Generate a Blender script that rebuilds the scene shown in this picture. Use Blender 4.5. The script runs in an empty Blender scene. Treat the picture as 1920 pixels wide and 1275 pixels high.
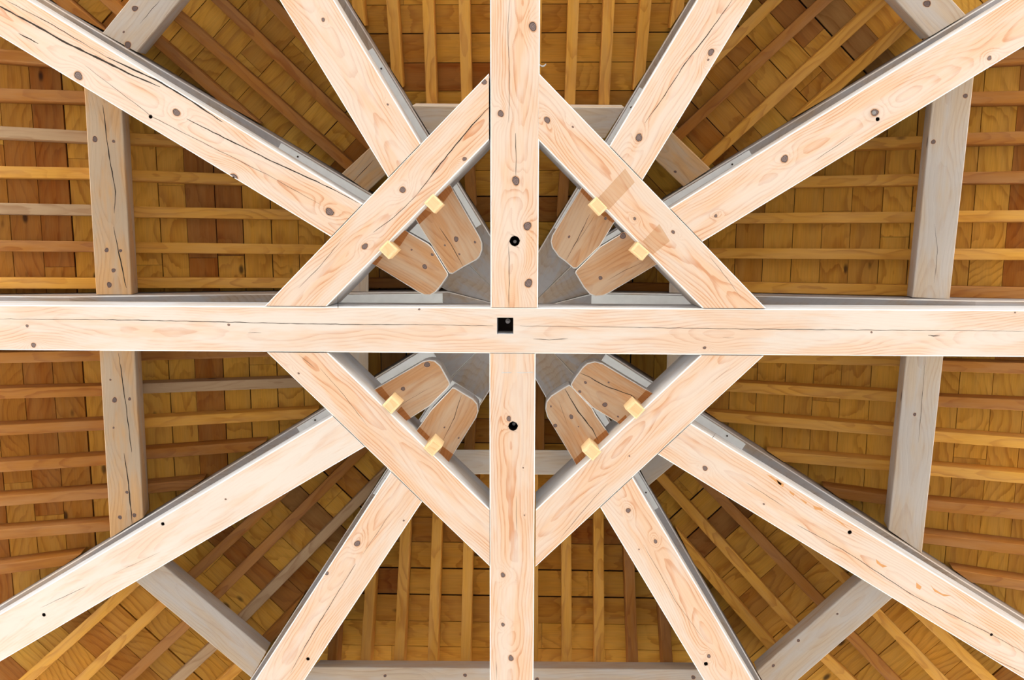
import bpy, math, random
import numpy as np
from mathutils import Matrix, Vector

# ---------------------------------------------------------------- camera
F = 1370.0; PP = (960.0, 637.5); ZEN = (1000.0, 460.0)     # focal length and zenith point, in pixels of the 1920x1275 frame
TZ = 4.0; CAMZ = 1.6; BASE = CAMZ + TZ                      # underside of the tie beams above the camera / above the floor
def nrm(v): v = np.array(v, float); return v / np.linalg.norm(v)
ZA = nrm([ZEN[0]-PP[0], ZEN[1]-PP[1], F])
_s = .0062
XA = nrm([1, _s, -(ZA[0]+ZA[1]*_s)/ZA[2]])
YA = np.cross(ZA, XA)
def ray(px, py):
    v = np.array([px-PP[0], py-PP[1], F]); return np.array([v@XA, v@YA, v@ZA])
_r = ray(962, 618); CEN = _r[:2]/_r[2]*TZ
EYE = np.array([-CEN[0], -CEN[1], CAMZ])
def at(px, py, z=0.0):
    """point of the place seen at a pixel, on the level z above the tie undersides"""
    r = ray(px, py); p = r[:2]/r[2]*(TZ+z) - CEN
    return np.array([p[0], p[1], BASE+z])

sc = bpy.context.scene
col = sc.collection
cd = bpy.data.cameras.new('camera'); cam = bpy.data.objects.new('camera', cd); col.objects.link(cam)
cd.sensor_width = 36; cd.lens = F*36/1920; cd.clip_start = .05; cd.clip_end = 200
cam.matrix_world = Matrix(((XA[0], -XA[1], -XA[2], EYE[0]), (YA[0], -YA[1], -YA[2], EYE[1]),
                           (ZA[0], -ZA[1], -ZA[2], EYE[2]), (0, 0, 0, 1)))
sc.camera = cam

# ---------------------------------------------------------------- light
w = bpy.data.worlds.new('world'); sc.world = w; w.use_nodes = True
bg = w.node_tree.nodes['Background']; bg.inputs[0].default_value = (.80, .90, 1.0, 1); bg.inputs[1].default_value = 1.7
def sun(el, az, energy, color, ang):
    l = bpy.data.lights.new('sun', 'SUN'); l.energy = energy; l.color = color; l.angle = math.radians(ang)
    o = bpy.data.objects.new('sun', l); col.objects.link(o)
    d = Vector((math.cos(az)*math.cos(el), math.sin(az)*math.cos(el), math.sin(el)))
    o.rotation_euler = d.to_track_quat('Z', 'Y').to_euler(); return o
sun(math.radians(48), math.radians(-120), 11.0, (1, .95, .86), .6)
def area(x, y, z, tx, ty, tz, size, energy, color):
    l = bpy.data.lights.new('lamp', 'AREA'); l.energy = energy; l.color = color; l.size = size; l.shape = 'DISK'
    o = bpy.data.objects.new('lamp', l); col.objects.link(o); o.location = (x, y, z)
    d = Vector((tx-x, ty-y, tz-z)); o.rotation_euler = (-d).to_track_quat('Z', 'Y').to_euler()
sc.view_settings.view_transform = 'Standard'; sc.view_settings.look = 'None'
sc.view_settings.exposure = 1.0; sc.view_settings.gamma = 1; sc.view_settings.use_curve_mapping = False

# ---------------------------------------------------------------- node helpers
class NG:
    def __init__(s, name):
        s.m = bpy.data.materials.new(name); s.m.use_nodes = True; s.t = s.m.node_tree; s.n = s.t.nodes; s.l = s.t.links
        s.b = s.n['Principled BSDF']
    def node(s, ty, **k):
        n = s.n.new(ty)
        for a, v in k.items(): setattr(n, a, v)
        return n
    def put(s, sock, v):
        if isinstance(v, bpy.types.NodeSocket): s.l.new(v, sock)
        elif isinstance(v, tuple) and len(v) == 3 and sock.type == 'RGBA': sock.default_value = (*v, 1)
        else: sock.default_value = v
    def math(s, op, a, b=0.0, c=0.0):
        n = s.node('ShaderNodeMath', operation=op); s.put(n.inputs[0], a); s.put(n.inputs[1], b); s.put(n.inputs[2], c); return n.outputs[0]
    def mix(s, f, a, b, mode='MIX'):
        n = s.node('ShaderNodeMix', data_type='RGBA', blend_type=mode); s.put(n.inputs[0], f); s.put(n.inputs[6], a); s.put(n.inputs[7], b); return n.outputs[2]
    def ramp(s, v, lo, hi, a=0.0, b=1.0):
        n = s.node('ShaderNodeMapRange', clamp=True, interpolation_type='SMOOTHSTEP'); s.put(n.inputs[0], v)
        for i, q in enumerate((lo, hi, a, b)): s.put(n.inputs[i+1], q)
        return n.outputs[0]
    def vec(s, x, y, z):
        n = s.node('ShaderNodeCombineXYZ'); s.put(n.inputs[0], x); s.put(n.inputs[1], y); s.put(n.inputs[2], z); return n.outputs[0]
    def noise(s, v, scale, det=2.0, rough=.5):
        n = s.node('ShaderNodeTexNoise'); s.put(n.inputs['Vector'], v); n.inputs['Scale'].default_value = scale
        n.inputs['Detail'].default_value = det; n.inputs['Roughness'].default_value = rough; return n.outputs[0]
    def objattr(s, name):
        return s.node('ShaderNodeAttribute', attribute_type='OBJECT', attribute_name=name).outputs['Fac']
    def geoattr(s, name):
        return s.node('ShaderNodeAttribute', attribute_type='GEOMETRY', attribute_name=name).outputs['Fac']
    def xyz(s):
        t = s.node('ShaderNodeTexCoord'); n = s.node('ShaderNodeSeparateXYZ'); s.l.new(t.outputs['Object'], n.inputs[0]); return n.outputs

def wood(name, base, line, wash, wash_amt, period=.013, line_amt=.8, knots=0.0, knotcol=(.10, .05, .03), tone=None, rough=.7,
         fine=.25, axis='x', ringdepth=.09, tonecols=None, soft=0.0):
    """sawn softwood: growth rings cut lengthwise, streaks, patches of worn whitewash; the grain runs along local x"""
    g = NG(name); X, Y, Z = g.xyz()
    sd = g.math('MULTIPLY', g.objattr('seed'), 7.13)
    if axis == 'board':                                     # deck boards: the mesh carries the seed of each board
        sd = g.math('ADD', sd, g.math('MULTIPLY', g.geoattr('bseed'), 23.0)); X, Y = Y, X
    def low(sc_, off): return g.math('SUBTRACT', g.noise(g.vec(g.math('MULTIPLY', X, sc_), g.math('ADD', sd, off), off*3.1), 1.0, 1.5), .5)
    wob = g.noise(g.vec(g.math('MULTIPLY', X, 2.2), g.math('MULTIPLY', Y, 9.0), g.math('ADD', g.math('MULTIPLY', Z, 9.0), sd)), 1.0, 3.0)
    y0 = g.math('ADD', Y, g.math('MULTIPLY', low(.9, 1.7), .22))
    z0 = g.math('ADD', g.math('SUBTRACT', Z, ringdepth), g.math('MULTIPLY', low(1.3, 5.3), .16))
    r = g.math('SQRT', g.math('ADD', g.math('MULTIPLY', y0, y0), g.math('MULTIPLY', z0, z0)))
    ph = g.math('ADD', g.math('ADD', g.math('DIVIDE', r, period), g.math('MULTIPLY', wob, 2.6)), g.geoattr('warp'))
    fr = g.math('FRACT', ph)
    ln = g.math('MULTIPLY', g.ramp(fr, .45, .93), g.math('SUBTRACT', 1.0, g.ramp(fr, .93, 1.0)))
    patch = g.noise(g.vec(g.math('MULTIPLY', X, 1.3), g.math('MULTIPLY', Y, 7.0), g.math('ADD', g.math('MULTIPLY', Z, 7.0), sd)), 1.6, 4.0, .6)
    streak = g.noise(g.vec(g.math('MULTIPLY', X, 6.0), g.math('MULTIPLY', Y, 160.0), g.math('ADD', g.math('MULTIPLY', Z, 160.0), sd)), 1.0, 2.0)
    lam = g.math('MULTIPLY', g.math('MULTIPLY', ln, line_amt), g.ramp(patch, .34, .62, .25, 1.0))
    b = base
    if tonecols:
        tn = g.objattr('tone') if axis != 'board' else g.geoattr('tone')
        for i, c in enumerate(tonecols): b = g.mix(g.ramp(tn, i, i+1), b, c)
    c = g.mix(lam, b, line if not tonecols else g.mix(1.0, b, line, 'MULTIPLY'))
    c = g.mix(g.math('MULTIPLY', g.ramp(streak, .3, .7), fine), c, g.mix(1.0, c, (.72, .66, .60), 'MULTIPLY'))
    if wash_amt:
        wn = g.noise(g.vec(g.math('MULTIPLY', X, .9), g.math('MULTIPLY', Y, 5.0), g.math('ADD', g.math('MULTIPLY', Z, 5.0), g.math('ADD', sd, 9.0))), 2.0, 4.0, .6)
        c = g.mix(g.math('MINIMUM', g.math('ADD', g.math('MULTIPLY', g.ramp(wn, .36, .64), wash_amt), 0.0 if tonecols else g.objattr('tone')), .92), c, wash)
    if knots:
        v = g.node('ShaderNodeTexVoronoi', feature='F1', voronoi_dimensions='3D')
        g.put(v.inputs['Vector'], g.vec(g.math('MULTIPLY', X, 3.2), g.math('MULTIPLY', Y, 7.0), g.math('ADD', g.math('MULTIPLY', Z, 7.0), sd)))
        v.inputs['Scale'].default_value = 1.0
        k = g.math('SUBTRACT', 1.0, g.ramp(v.outputs['Distance'], .05, .15))
        cs = g.node('ShaderNodeSeparateColor'); g.l.new(v.outputs['Color'], cs.inputs[0])
        k = g.math('MULTIPLY', k, g.ramp(cs.outputs[0], 1-knots-.02, 1-knots))
        c = g.mix(g.math('MULTIPLY', k, .85), c, knotcol)
    big = g.noise(g.vec(g.math('MULTIPLY', X, 2.4 if axis == 'board' else 1.1), g.math('MULTIPLY', Y, 5.0 if axis == 'board' else 2.0), sd), 1.0, 2.0)
    c = g.mix(g.ramp(big, .35, .7, 0, .5 if axis == 'board' else .16), c, g.mix(1.0, c, (.80, .76, .72), 'MULTIPLY'))
    g.l.new(c, g.b.inputs['Base Color']); g.b.inputs['Roughness'].default_value = rough
    g.b.inputs['Specular IOR Level'].default_value = .25
    bm = g.node('ShaderNodeBump'); bm.inputs['Strength'].default_value = .25; bm.inputs['Distance'].default_value = .002
    g.l.new(g.math('ADD', streak, g.math('MULTIPLY', ln, -.6)), bm.inputs['Height']); g.l.new(bm.outputs[0], g.b.inputs['Normal'])
    return g.m
def plain(name, c, rough=.6, metal=0.0):
    g = NG(name); g.b.inputs['Roughness'].default_value = rough; g.b.inputs['Metallic'].default_value = metal
    n = g.noise(g.node('ShaderNodeTexCoord').outputs['Object'], 14.0, 3.0)
    g.l.new(g.mix(g.ramp(n, .3, .7, 0, .3), c, tuple(q*.75 for q in c)), g.b.inputs['Base Color']); return g.m

def lin(r, g_, b):
    f = lambda c: (c/255/12.92 if c/255 <= .04045 else ((c/255+.055)/1.055)**2.4)
    return (f(r), f(g_), f(b))
M = {}
M['tie'] = wood('limed_pine', lin(220, 186, 158), lin(196, 132, 88), lin(214, 205, 198), .6, period=.011, line_amt=.8)
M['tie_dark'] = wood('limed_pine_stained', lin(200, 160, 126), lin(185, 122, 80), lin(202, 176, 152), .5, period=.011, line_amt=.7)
M['side'] = wood('limed_pine_side', lin(196, 186, 178), lin(180, 160, 144), lin(204, 208, 216), .7, line_amt=.4)  # cool daylight on the side faces is put into this grey-blue wash
M['arris'] = plain('white_arris', lin(236, 234, 230))
M['tenon'] = wood('bare_pine', lin(196, 150, 108), lin(172, 118, 76), lin(198, 178, 156), .65, line_amt=.7)  # bare wood, base darkened further to hold the shading on the tenons
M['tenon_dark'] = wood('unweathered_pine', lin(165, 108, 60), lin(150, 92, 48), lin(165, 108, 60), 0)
M['peg'] = wood('peg_pine', lin(226, 194, 148), lin(210, 168, 112), lin(230, 208, 172), .3, line_amt=.5)
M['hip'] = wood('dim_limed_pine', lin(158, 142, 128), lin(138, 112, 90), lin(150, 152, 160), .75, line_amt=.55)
M['grey'] = wood('grey_limed_pine', lin(212, 194, 172), lin(190, 156, 124), lin(206, 202, 200), .75, line_amt=.55, knots=.05, knotcol=lin(110, 95, 90))
M['tan'] = wood('tan_limed_pine', lin(218, 176, 128), lin(185, 132, 84), lin(198, 182, 162), .8, line_amt=.55)
M['rafter'] = wood('rafter_pine', lin(226, 166, 70), lin(205, 175, 150), lin(200, 180, 150), .12, line_amt=.6, knots=.10, knotcol=lin(82, 44, 16), period=.016,
                   tonecols=[lin(174, 114, 46), lin(186, 156, 122)])
M['deck'] = wood('deck_pine', lin(246, 192, 80), lin(198, 165, 120), lin(215, 180, 112), .2, line_amt=.6, knots=.30, knotcol=lin(46, 24, 10), period=.012, axis='board', fine=.4,
                 tonecols=[lin(184, 114, 38), lin(172, 140, 88)], ringdepth=.15)
M['resin'] = plain('resin_stain', lin(206, 146, 88))
M['underlay'] = plain('roof_underlay', (.012, .010, .008), .9)
M['crack'] = plain('shrinkage_crack', (.03, .018, .012), .9)
M['hole'] = plain('bored_hole', (.025, .015, .01), .9)
M['steel'] = plain('zinc_steel', (.45, .45, .45), .4, .9)
M['white'] = plain('plain_white', lin(232, 236, 240), .5)
M['boards'] = plain('bounce_cut_floor', (.05, .042, .038), .8)  # colour of the unseen floor, darkened to cut light thrown up
M['floor'] = plain('pale_gravel', (.62, .58, .52), .9)
# knot: rings from the heart outwards
def knotmat():
    g = NG('pine_knot'); k = g.geoattr('kr')
    n = g.noise(g.node('ShaderNodeTexCoord').outputs['Object'], 90.0, 2.0)
    kk = g.math('ADD', k, g.math('MULTIPLY', g.math('SUBTRACT', n, .5), .35))
    rings = g.math('FRACT', g.math('MULTIPLY', kk, 3.6))
    c = g.mix(g.ramp(rings, .1, .9), lin(140, 118, 112), lin(66, 57, 62))
    c = g.mix(g.ramp(kk, .72, .84), c, lin(44, 35, 38)); c = g.mix(g.ramp(kk, .84, 1.0), c, lin(196, 150, 116))
    g.l.new(c, g.b.inputs['Base Color']); g.b.inputs['Roughness'].default_value = .6; return g.m
M['knot'] = knotmat()

# ---------------------------------------------------------------- mesh helpers
seedn = [0]
def build(name, verts, faces, mats, midx, world, parent=None, attrs=None, kind=None, seed=None):
    me = bpy.data.meshes.new(name); me.from_pydata([tuple(map(float, v)) for v in verts], [], faces)
    for m in mats: me.materials.append(M[m])
    me.polygons.foreach_set('material_index', midx)
    for an, dom, vals in (attrs or []):
        a = me.attributes.new(an, 'FLOAT', dom); a.data.foreach_set('value', vals)
    me.validate(); me.update()
    o = bpy.data.objects.new(name, me); col.objects.link(o)
    if parent is not None: o.parent = parent; o.matrix_basis = PW[parent.name].inverted() @ world
    else: o.matrix_basis = world
    PW[o.name] = world
    seedn[0] += 1; o['seed'] = float(seed if seed is not None else seedn[0]*.731 % 9.7); o['tone'] = 0.0
    if kind: o['kind'] = kind
    return o
PW = {}
def root(name, world):
    o = bpy.data.objects.new(name, None); col.objects.link(o); o.empty_display_size = .2; o.matrix_basis = world; PW[o.name] = world; return o
def tag(o, label, cat, group=None):
    o['label'] = label; o['category'] = cat
    if group: o['group'] = group
    return o
def frame(A, B, n=(0, 0, 1)):
    x = nrm(B-A); n = np.array(n, float); z = nrm(n-(n@x)*x); y = np.cross(z, x)
    return Matrix(((x[0], y[0], z[0], A[0]), (x[1], y[1], z[1], A[1]), (x[2], y[2], z[2], A[2]), (0, 0, 0, 1)))
def tolocal(Mw, px, py, dz=0.0):
    """pixel -> local (x, y) on the underside plane of a timber"""
    o = np.array(Mw.translation); z = np.array(Mw.to_3x3().col[2]); o = o+z*dz
    r = ray(px, py); d = np.array([r[0], r[1], r[2]])
    t = ((o-EYE)@z)/(d@z); p = Vector(EYE+d*t)
    q = Mw.inverted() @ p; return q.x, q.y

def decals(V, Fc, mi, kr, Mw, knots, cracks, mats, stains=(), zoff=-.0006, lim=9.0):
    """knots, shrinkage cracks and worn patches on the underside, each with its own outline"""
    rnd = random.Random(int(abs(Mw.translation.x*91+Mw.translation.y*57)*10))
    for (px, py, rp) in knots:
        x, y = tolocal(Mw, px, py); sc_ = rp*(TZ+Mw.translation.z-BASE)/F
        a0 = rnd.random()*6; N = 20; b = len(V); V.append((x, y, zoff)); kr.append(0.0)
        for j, q in enumerate((.35, .7, .88, 1.12)):
            for i in range(N):
                a = 2*math.pi*i/N; s = sc_*q*(1+.08*math.sin(2*a+a0)+.05*math.sin(3*a+2*a0))
                V.append((x+1.05*s*math.cos(a), max(-lim, min(lim, y+.9*s*math.sin(a))), zoff)); kr.append(q if q < 1 else 1.1)
        for i in range(N):
            j = (i+1) % N; Fc.append((b, b+1+j, b+1+i)); mi.append(mats.index('knot'))
            for k in range(3):
                p, q = b+1+k*N, b+1+(k+1)*N; Fc.append((p+i, p+j, q+j, q+i)); mi.append(mats.index('knot'))
    for st in cracks:
        wd, pts = st[0], [tolocal(Mw, *p) for p in st[1:]]
        fine = []
        for (a, b_) in zip(pts[:-1], pts[1:]):
            L = math.dist(a, b_); n = max(2, int(L/.03))
            for i in range(n): fine.append((a[0]+(b_[0]-a[0])*i/n, a[1]+(b_[1]-a[1])*i/n+rnd.uniform(-.0015, .0015)))
        fine.append(pts[-1]); b = len(V); n = len(fine)
        for i, (x, y) in enumerate(fine):
            y = max(-lim+.003, min(lim-.003, y))
            t = i/(n-1); hw = wd/2*(.25+.75*math.sin(math.pi*min(1, max(0, t)))**.5)*rnd.uniform(.6, 1.2)
            V.append((x, y-hw, zoff*.8)); V.append((x, y+hw, zoff*.8)); kr += [0, 0]
        for i in range(n-1): Fc.append((b+2*i, b+2*i+1, b+2*i+3, b+2*i+2)); mi.append(mats.index('crack'))
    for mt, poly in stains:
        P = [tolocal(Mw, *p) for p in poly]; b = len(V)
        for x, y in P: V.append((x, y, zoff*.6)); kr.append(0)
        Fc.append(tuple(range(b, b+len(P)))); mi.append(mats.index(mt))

def beam(name, A, B, wd, h, mat='tie', side='side', n=(0, 0, 1), s0=0.0, s1=0.0, parent=None, knots=(), cracks=(), holes=(), square=None,
         stains=(), grid=False, cham=.005, arris='arris', tone=0.0, seed=None):
    """timber from A to B (underside centre line); s0/s1 shear the end cuts; details given in pixels of the photograph"""
    Mw = frame(A, B, n); L = float(np.linalg.norm(B-A)); hw = wd/2; yi = hw-cham
    mats = [mat, side, arris, 'knot', 'crack', 'hole'] + sorted({s[0] for s in stains})
    V, Fc, mi, kr, wp = [], [], [], [], []
    K = [(*tolocal(Mw, *k[:2]), k[2]*(TZ+Mw.translation.z-BASE)/F) for k in knots]
    HL = [(*tolocal(Mw, *k[:2]), k[2]*(TZ+Mw.translation.z-BASE)/F) for k in holes]
    SQ = []
    if square: SQ = [(*tolocal(Mw, *square[:2]), square[2]*(TZ)/F)]
    def mapx(s, y): return (s0*y)*(1-s/L)+(s1*y)*(s/L)+s
    if grid or HL or SQ:
        step = .012
        xs = list(np.linspace(0, L, max(2, int(L/step)))); ys = list(np.linspace(-yi, yi, max(3, int(2*yi/step))))
        cells = [(x, y, max(r*1.5, .008)) for x, y, r in HL]+[(x, y, r) for x, y, r in SQ]
        for x, y, r in cells:
            xs = [q for q in xs if abs(q-x) > r*1.02 or q in (0, L)]+[x-r, x+r]; ys = [q for q in ys if abs(q-y) > r*1.02]+[y-r, y+r]
        xs = sorted(xs); ys = sorted(ys)
    else: xs = [0, L]; ys = [-yi, yi]; cells = []
    def warp(x, y):
        t = 0
        for kx, ky, kr_ in K:
            dx, dy = (x-kx)/(kr_*3.6), (y-ky)/(kr_*2.0); t += 4.2*math.exp(-(dx*dx+dy*dy))*(1 if kr_ > .008 else .4)
        return t
    nx, ny = len(xs), len(ys)
    for x in xs:
        for y in ys: V.append((mapx(x, y), y, 0)); wp.append(warp(x, y)); kr.append(0)
    for i in range(nx-1):
        for j in range(ny-1):
            cx, cy = (xs[i]+xs[i+1])/2, (ys[j]+ys[j+1])/2
            if any(abs(cx-x) < r and abs(cy-y) < r for x, y, r in cells): continue
            Fc.append((i*ny+j, i*ny+j+1, (i+1)*ny+j+1, (i+1)*ny+j)); mi.append(0)
    for idx, (x, y, r) in enumerate(HL):
        R = max(r*1.5, .008); N = 20; D = min(h*.8, .12) if r > .012 else .05; b = len(V)
        corners = [(x-R, y-R), (x+R, y-R), (x+R, y+R), (x-R, y+R)]
        for q in corners: V.append((mapx(*q), q[1], 0))
        for zz in (0, D):
            for i in range(N):
                a = -math.pi*.75+2*math.pi*i/N; V.append((mapx(x, y)+r*math.cos(a), y+r*math.sin(a), zz))
        for i in range(N):
            c = ((i+2)*4//N) % 4; c = int(((i+.5)/N*4)) % 4
            Fc.append((b+c, b+4+i, b+4+(i+1) % N)); mi.append(0)
            if i % (N//4) == N//4-1: Fc.append((b+c, b+4+(i+1) % N, b+(c+1) % 4)); mi.append(0)
            Fc.append((b+4+i, b+4+N+i, b+4+N+(i+1) % N, b+4+(i+1) % N)); mi.append(5)
        Fc.append(tuple(b+4+N+i for i in range(N))); mi.append(5)
    for x, y, r in SQ:
        b = len(V)
        for zz in (0, .16):
            for q in ((x-r, y-r), (x+r, y-r), (x+r, y+r), (x-r, y+r)): V.append((mapx(*q), q[1], zz))
        for i in range(4): j = (i+1) % 4; Fc.append((b+i, b+4+i, b+4+j, b+j)); mi.append(1)
        Fc.append((b+4, b+5, b+6, b+7)); mi.append(5)
    # chamfers, sides, top, ends
    prof = [(-yi, 0), (-hw, cham), (-hw, h), (hw, h), (hw, cham), (yi, 0)]
    b = len(V); nseg = 1
    for e in (0, 1):
        for y, z in prof: V.append((mapx(0 if e == 0 else L, y), y, z))
    m5 = [2, 1, 1, 1, 2]
    for i in range(5): Fc.append((b+i, b+6+i, b+6+i+1, b+i+1)); mi.append(m5[i])
    Fc.append(tuple(b+i for i in range(6))); mi.append(1); Fc.append(tuple(b+11-i for i in range(6))); mi.append(1)
    kr += [0]*(len(V)-len(kr))
    decals(V, Fc, mi, kr, Mw, knots, cracks, mats, stains, lim=yi)
    wp += [warp(v[0], v[1]) if (abs(v[2]) < .01 and grid) else 0.0 for v in V[len(wp):]]
    o = build(name, V, Fc, mats, mi, Mw, parent, [('warp', 'POINT', wp), ('kr', 'POINT', kr)], seed=seed)
    o['tone'] = float(tone); return o
def slab(name, poly, z0, z1, Mw, mat, side, parent=None, knots=(), cracks=(), stains=(), cham=.006, arris='arris', seed=None):
    """plate with a traced outline (pixels on the level z0), real thickness, softened lower edge"""
    P = [tolocal(Mw, *p) for p in poly]
    ar = sum(P[i][0]*P[(i+1) % len(P)][1]-P[(i+1) % len(P)][0]*P[i][1] for i in range(len(P)))
    if ar < 0: P = P[::-1]
    n = len(P); c = (sum(p[0] for p in P)/n, sum(p[1] for p in P)/n); V, Fc, mi = [], [], []
    mats = [mat, side, arris, 'knot', 'crack', 'hole']+sorted({s[0] for s in stains})
    h = z1-z0
    inn = [(p[0]+(c[0]-p[0])*cham/math.dist(p, c), p[1]+(c[1]-p[1])*cham/math.dist(p, c)) for p in P]
    V += [(x, y, 0) for x, y in inn]+[(x, y, cham) for x, y in P]+[(x, y, h) for x, y in P]
    Fc.append(tuple(range(n-1, -1, -1))); mi.append(0); Fc.append(tuple(range(2*n, 3*n))); mi.append(1)
    for i in range(n):
        j = (i+1) % n; Fc.append((i, j, n+j, n+i)); mi.append(2); Fc.append((n+i, n+j, 2*n+j, 2*n+i)); mi.append(1)
    kr = [0.0]*len(V); decals(V, Fc, mi, kr, Mw, knots, cracks, mats, stains)
    return build(name, V, Fc, mats, mi, Mw, parent, [('kr', 'POINT', kr)], seed=seed)
def tube(name, p, r, L, mat, Mw, parent, N=16, r2=None):
    V, Fc = [], []
    for e in (0, L):
        for i in range(N): a = 2*math.pi*i/N; V.append((p[0]+r*math.cos(a), p[1]+r*math.sin(a), p[2]+e))
    for i in range(N): j = (i+1) % N; Fc.append((i, j, N+j, N+i))
    Fc += [tuple(range(N-1, -1, -1)), tuple(range(N, 2*N))]
    if r2:                                                  # a washer under the nut
        b = len(V)
        for e in (L*.5, L*.65):
            for i in range(N): a = 2*math.pi*i/N; V.append((p[0]+r2*math.cos(a), p[1]+r2*math.sin(a), p[2]+e))
        for i in range(N): j = (i+1) % N; Fc.append((b+i, b+j, b+N+j, b+N+i))
        Fc += [tuple(b+N-1-i for i in range(N)), tuple(range(b+N, b+2*N))]
    return build(name, V, Fc, [mat], [0]*len(Fc), Mw, parent)

# ---------------------------------------------------------------- roof geometry
H0 = 1.05; MS = .28; PH = math.radians(31.0); PD = math.radians(14.0)
MD = MS*math.cos(PH)/math.cos(PD)
HIPW = .30; HIPH = .40; DOUT = 3.9
class Facet:
    def __init__(s, name, ang, m, phi, dout):
        s.name = name; s.u = np.array([math.cos(ang), math.sin(ang)]); s.e = np.array([-s.u[1], s.u[0]]); s.m = m; s.phi = phi; s.dout = dout
        q = math.sqrt(1+m*m); s.n = np.array([m*s.u[0], m*s.u[1], 1])/q; s.q = q
    def P(s, d, t, a=0.0):
        h = s.u*d+s.e*t; return np.array([h[0], h[1], BASE+H0-s.m*d])+a*s.n
    def px(s, x, y, a=0.0):
        o = s.P(0, 0, a); r = ray(x, y); k = ((o-EYE)@s.n)/(r@s.n); Q = EYE+r*k-a*s.n
        return float(Q[:2]@s.u), float(Q[:2]@s.e)
    def ends(s, sg):
        """the hip on the side sg of the slope as |t| = a + b*d, taken at its near face"""
        ua = math.degrees(math.atan2(s.u[1], s.u[0])); tgt = ua+sg*math.degrees(s.phi)
        la, off = min(LINES, key=lambda L: abs((L[0]-tgt+180) % 360-180))
        la = rad(la); c = np.array([math.cos(la), math.sin(la)]); p = np.array([-c[1], c[0]])*off
        b = (c@s.e)/(c@s.u); a = p@s.e-b*(p@s.u)
        return sg*a-(HIPW/2+.006)*math.sqrt(1+b*b), sg*b
    def tmax(s, d, sg): a, b = s.ends(sg); return a+b*(d+A_PUR*s.m/s.q)
    def dmin(s, t): a, b = s.ends(1 if t > 0 else -1); return (abs(t)-a)/b-A_RAF*s.m/s.q
rad = math.radians
DD = DOUT/math.cos(PH)*math.cos(PD)
FA = {'E': Facet('right', 0, MS, PH, DOUT), 'S': Facet('lower', rad(90), MS, PH, DOUT), 'W': Facet('left', rad(180), MS, PH, DOUT), 'N': Facet('upper', rad(270), MS, PH, DOUT),
      'SE': Facet('lower right', rad(45), MD, PD, DD), 'SW': Facet('lower left', rad(135), MD, PD, DD), 'NW': Facet('upper left', rad(225), MD, PD, DD), 'NE': Facet('upper right', rad(315), MD, PD, DD)}
A_PUR, A_RAF, A_DECK = .09, .25, .372

# ceiling: boarded roof slopes, one mesh per slope
def deck(f, seed):
    rnd = random.Random(seed); V, Fc, mi, bs, tn = [], [], [], [], []
    Mw = Matrix.Identity(4); Mw = Matrix(((f.u[0], f.e[0], 0, 0), (f.u[1], f.e[1], 0, 0), (0, 0, 1, 0), (0, 0, 0, 1)))
    def add(p, q, r_, s, a0, a1, m, b, t):
        i = len(V)
        for a in (a0, a1):
            for d, tt in (p, q, r_, s):
                W = f.P(d, tt, a); V.append((W[:2]@f.u, W[:2]@f.e, W[2]))
        for c in ((0, 1, 2, 3), (7, 6, 5, 4), (0, 4, 5, 1), (1, 5, 6, 2), (2, 6, 7, 3), (3, 7, 4, 0)): Fc.append(tuple(i+k for k in c)); mi.append(m); bs.append(b); tn.append(t)
    d = .03; tf = math.tan(f.phi)
    while d < f.dout:
        wd = rnd.uniform(.158, .178); gap = rnd.choice((.003, .004, .004, .006, .010)); d1 = min(d+wd-gap, f.dout)
        T0, T1 = d*tf, d1*tf; lo = -T1; cuts = [-T1]
        x = -T1+rnd.uniform(.4, 2.4)
        while x < T1-.2: cuts.append(x); x += rnd.uniform(.9, 2.6)
        cuts.append(T1)
        for a, b in zip(cuts[:-1], cuts[1:]):
            t = rnd.random(); t = rnd.uniform(0, .4) if t < .66 else (rnd.uniform(.4, .95) if t < .92 else rnd.uniform(1.1, 1.8))
            cl = lambda v, T: max(-T, min(T, v))
            add((d, cl(a+.001, T0)), (d, cl(b-.001, T0)), (d1, cl(b-.001, T1)), (d1, cl(a+.001, T1)), A_DECK+rnd.uniform(0, .003), A_DECK+.024, 0, rnd.random(), t)
        d += wd
    add((.0, 0), (.0, 0.001), (f.dout, f.dout*tf), (f.dout, -f.dout*tf), A_DECK+.032, A_DECK+.06, 1, 0, 0)
    o = build('ceiling', V, Fc, ['deck', 'underlay'], mi, Mw, None, [('bseed', 'FACE', bs), ('tone', 'FACE', tn)], kind='structure', seed=seed)
    return o
for i, k in enumerate(('E', 'SE', 'S', 'SW', 'W', 'NW', 'N', 'NE')): deck(FA[k], 11+i)
# ground far below, outside the view, that throws the daylight up
V = [(-60, -60, 0), (60, -60, 0), (60, 60, 0), (-60, 60, 0), (-60, -60, -.2), (60, -60, -.2), (60, 60, -.2), (-60, 60, -.2)]
build('ground', V, [(0, 1, 2, 3), (7, 6, 5, 4), (0, 4, 5, 1), (1, 5, 6, 2), (2, 6, 7, 3), (3, 7, 4, 0)], ['floor'], [0]*6, Matrix.Identity(4), kind='structure')
V = [(10.5*math.cos(math.pi*k/4+.3927), 10.5*math.sin(math.pi*k/4+.3927), z) for z in (.002, .06) for k in range(8)]  # added dark floor, unseen, widened so less light comes from straight below
build('floor', V, [tuple(range(7, -1, -1)), tuple(range(8, 16))]+[(k, (k+1) % 8, 8+(k+1) % 8, 8+k) for k in range(8)], ['boards'], [0]*10, Matrix.Identity(4), kind='structure')

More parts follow.
